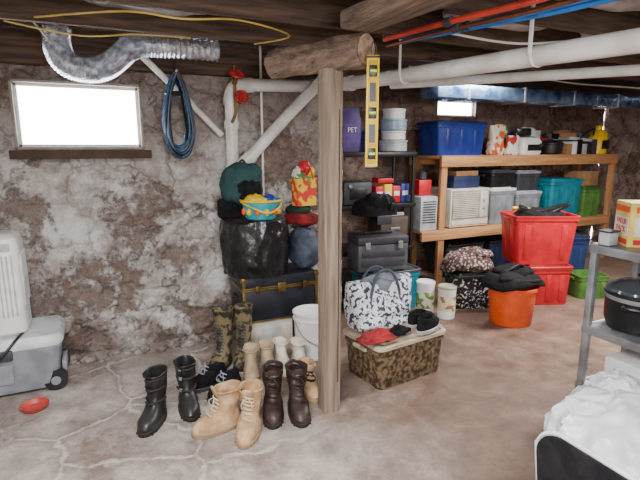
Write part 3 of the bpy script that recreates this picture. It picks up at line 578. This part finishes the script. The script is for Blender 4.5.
b=B(); b.box((0,0,.1),(.34,.3,.2),KRAFT); b.box((0,0,.201),(.05,.3,.002),OFFW,bev=0); b.obj('brown_box',(6.34,4.68,1.06))
b=B(); b.box((0,0,.09),(.18,.14,.18),RED,bev=.01); b.lathe([(.04,.18),(.05,.19),(.05,.26),(.02,.28)],(0,0,0),GRYD); b.obj('red_gas_can',(3.50,4.62,1.042))
tote('grey_floor_tote',.6,.45,.42,GRYD,BLK,(4.15,4.75,0)); tote('dark_floor_tote',.6,.45,.42,mat('dark_blue_plastic',(30,40,70),.5),BLK,(4.85,4.75,0)); tote('grey_floor_tote',.6,.45,.4,GRY,GRYD,(6.1,4.75,0))
tote('black_print_tote',.44,.36,.36,LEOP,BLK,(3.42,3.66,0),-20,nr=2)
b=B(); b.blob((0,0,.06),(.24,.17,.08),PAIS,amp=.035,sc=7,power=.75,seg=56,drape=(.19,.7),ridge=.7); b.blob((.06,-.02,.13),(.17,.12,.06),PAIS,amp=.03,sc=8,seed=4,seg=48,ridge=.7); b.obj('paisley_quilt',(3.43,3.70,.385),-20)
tote('red_storage_tote',.50,.40,.42,RED,mat('red_lid',(180,30,40),.4),(4.18,3.45,0),-22)
tote('red_open_tote',.66,.44,.50,RED,None,(4.15,3.50,.422),-25,tp=.84,nr=2)
b=B(); b.blob((0,0,.04),(.24,.16,.07),BLKM,amp=.03,sc=9); b.box((.1,-.03,.11),(.42,.06,.05),BLK,rot=(0,rad(-8),rad(20)),bev=.015); b.cyl((-.28,0,.12),(.1,.05,.08),.016,YEL); b.cyl((.05,-.08,.06),(.32,.05,.15),.022,BLK); b.box((-.18,-.02,.10),(.1,.08,.07),BLK,rot=(.3,.4,0),bev=.01); b.cyl((-.2,0,.08),(-.3,.02,-.0),.025,BLK); b.obj('power_tools',(4.16,3.50,.86),-25)
b=B(); b.lathe([(.18,0),(.185,.006),(.21,.33),(.227,.335),(.227,.36),(.217,.362),(.205,.34),(.18,.02),(0,.02)],(0,0,0),ORG,n=40)
for a in (0,math.pi): b.tube([(.222*math.cos(a),-.05,.335),(.25*math.cos(a),0,.325),(.222*math.cos(a),.05,.335)],.01,ORG)
b.obj('orange_tub',(3.42,3.10,0))
b=B(); b.blob((0,0,.045),(.28,.22,.045),BLKM,amp=.018,sc=6,seg=64,drape=(.22,.8),ridge=.5,power=.8); b.blob((.04,.04,.085),(.18,.13,.055),BLKM,amp=.02,sc=6,seed=3,seg=48,ridge=.5,power=.7); b.blob((-.1,-.06,.07),(.12,.09,.04),mat('charcoal_fabric',(34,30,31),.9,spec=.2),amp=.02,sc=7,seed=5,seg=40); b.tube([(-.18,-.1,.08),(-.05,-.2,.07),(.12,-.2,.06),(.22,-.05,.04)],.012,BLK); b.tube([(-.1,.0,.12),(.0,-.06,.18),(.12,.0,.14)],.012,BLK); b.obj('black_shoulder_bag',(3.42,3.10,.372))
tote('navy_storage_tote',.45,.4,.58,mat('dark_blue_plastic2',(30,52,96),.5),mat('navy_lid',(24,38,74),.5),(5.0,3.85,0),-20)
tote('green_tub',.34,.3,.25,GRN,None,(4.78,3.34,0),-20)
# ---------------------------------------------------------------- metal rack at right
b=B()
for x,y in ((2.72,1.86),(2.72,.95),(3.14,1.86),(3.14,.95)):
    b.box((x,y,.515),(.04,.04,1.03),METAL,bev=.004); b.box((x,y,.01),(.05,.05,.02),BLK)
for z in (.12,.50,1.01):
    b.box((2.93,1.405,z),(.46,.96,.018),METAL if z<1 else mat('rack_top_grey',(130,134,140),.35,.4),bev=.003)
    for x in (2.705,3.155): b.box((x,1.405,z-.015),(.012,.96,.05),METAL,bev=.002)
    for y in (.93,1.88): b.box((2.93,y,z-.015),(.46,.012,.05),METAL,bev=.002)
b.obj('metal_rack')
b=B(); b.box((0,0,.13),(.24,.20,.26),mat('carton_yellow',(240,210,96),.6),bev=.003); W2=mat('label_white',(240,236,220),.6)
for rz in (0,-90):
    b.M=Matrix.Rotation(rad(rz),4,'Z'); off=-.1012 if rz==0 else -.1212
    b.box((0,off,.12),(.18,.002,.11),W2,bev=0)
    b.text('VALUE',.045,RED,Matrix.Translation((0,off-.002,.145))@Matrix.Rotation(rad(90),4,'X')); b.text('PACK',.05,RED,Matrix.Translation((0,off-.002,.098))@Matrix.Rotation(rad(90),4,'X'))
    b.box((0,off,.22),(.18,.002,.035),ORG,bev=0); b.box((0,off,.03),(.18,.002,.03),RED,bev=0)
b.M=Matrix.Identity(4); b.obj('value_pack_box',(2.955,1.74,1.02),-35)
b=B(); b.box((0,0,.05),(.3,.24,.1),GRYD,bev=.01); b.box((0,0,.105),(.26,.2,.02),GRYL,bev=.005); b.obj('label_printer',(3.0,1.38,1.02),0)
b=B(); b.box((0,0,.04),(.09,.07,.08),GRYL,bev=.01); b.box((0,0,.085),(.10,.08,.012),GRYD,bev=.004); b.obj('small_grey_case',(2.765,1.82,1.021),0)
b=B(); b.lathe([(.15,0),(.17,.01),(.185,.06),(.19,.22),(.2,.225),(.2,.24)],(0,0,0),BLK,n=36); b.lathe([(.195,.24),(.19,.255),(.12,.29),(.03,.305),(0,.306)],(0,0,0),mat('pot_lid_glass',(90,96,102),.1,.3),n=36); b.lathe([(.012,.30),(.012,.32),(.03,.325),(.03,.34),(0,.342)],(0,0,0),BLK)
for a in (0,math.pi): b.tube([(.19*math.cos(a),-.06,.17),(.25*math.cos(a),-.05,.18),(.25*math.cos(a),.05,.18),(.19*math.cos(a),.06,.17)],.012,BLK)
b.box((-.15,-.13,.06),(.1,.02,.06),GRYL,rot=(0,0,rad(-48)),bev=.005); b.lathe([(.1925,.19),(.1925,.215)],(0,0,0),METAL,n=36,c0=False,c1=False); b.obj('slow_cooker',(2.94,1.69,.51),25)
b=B(); b.box((0,0,.11),(.38,.5,.22),WHT,bev=.02); b.box((-.195,0,.13),(.01,.36,.06),GRYL); b.obj('white_appliance_case',(2.94,1.5,.13))
b=B(); b.lathe([(.11,0),(.13,.02),(.14,.13),(.135,.14)],(0,0,0),METAL,n=30); b.obj('metal_pan',(2.93,1.22,.51))
# ---------------------------------------------------------------- foreground chair and white bags
def chairback(z0,z1,w,grow=0):
    R=.09; P=[(-w/2-grow,z0)]
    for k in range(9):
        a=math.pi-math.pi/2*k/8; P.append((-w/2+R+(R+grow)*math.cos(a),z1-R+(R+grow)*math.sin(a)))
    for k in range(9):
        a=math.pi/2-math.pi/2*k/8; P.append((w/2-R+(R+grow)*math.cos(a),z1-R+(R+grow)*math.sin(a)))
    P.append((w/2+grow,z0)); return P
b=B(); P=chairback(.46,.845,.44); lean=lambda z:(z-.45)*-.16
b.loft([[Vector((lean(z)+dx,y,z)) for y,z in P] for dx in (-.012,.012)],BLKM)
b.tube([(lean(z),y,z) for y,z in chairback(.46,.845,.44,.006)],.007,GRYL,n=8,sub=2)
b.loft([rr(.42,.44,.06,.43,cx=.22),rr(.44,.46,.07,.45,cx=.22),rr(.42,.44,.06,.475,cx=.22)],BLKM)
for sy in (-1,1):
    b.tube([(.0,sy*.2,.62),(.02,sy*.2,.44),(-.03,sy*.22,0.01)],.012,BLK); b.tube([(.38,sy*.2,.44),(.43,sy*.22,.01)],.012,BLK); b.cyl((.0,sy*.2,.43),(.4,sy*.2,.43),.012,BLK)
b.obj('black_chair',(1.13,.62,0))
b=B(); b.blob((0,0,.22),(.35,.29,.23),WBAG,amp=.07,sc=2.6,power=.8,flat=0,seg=96,ridge=.55); b.blob((-.12,.09,.38),(.17,.13,.07),WBAG,amp=.05,sc=4,seed=3,seg=72,ridge=.6); b.blob((.1,.16,.36),(.14,.1,.09),WBAG,amp=.05,sc=5,seed=7,seg=56,ridge=.6)
b.obj('white_plastic_bag',(2.17,1.19,0))
# ---------------------------------------------------------------- lights
def area(n,loc,size,e,c,rot=(0,0,0),sy=None):
    l=D.lights.new(n,'AREA'); l.energy=e; l.color=c; l.size=size
    if sy: l.shape='RECTANGLE'; l.size_y=sy
    o=D.objects.new(n,l); bpy.context.scene.collection.objects.link(o); o.location=loc; o.rotation_euler=rot; return o
area('shop_light_front',(-.1,.9,2.2),1.1,140,(1,.99,.98),(0,0,0),.3)
area('fill_light_rear',(.3,-1.2,1.7),1.2,88,(1,.985,.975),(rad(74),0,rad(-25)),.6)  # soft area light added behind the camera for a probable window, no lamp
area('fill_light_right',(4.3,2.35,2.2),1.1,150,(1,.98,.955),(0,0,0),.3)  # area light added just out of view to light the right side
area('fill_light_corner',(3.6,3.9,2.3),.9,34,(1,.97,.94),(0,0,0),.2)  # added fill for the far corner, no fixture modelled
w=D.worlds.new('World'); bpy.context.scene.world=w; w.use_nodes=True; w.node_tree.nodes['Background'].inputs[0].default_value=(.93,.96,1,1); w.node_tree.nodes['Background'].inputs[1].default_value=18
# ---------------------------------------------------------------- camera
cd=D.cameras.new('Camera'); cam=D.objects.new('Camera',cd); bpy.context.scene.collection.objects.link(cam)
cd.sensor_width=36; cd.lens=27; cd.clip_start=.02
cam.location=(0,0,1.6); cam.rotation_euler=(rad(90-11),0,rad(-25.2)); bpy.context.scene.camera=cam
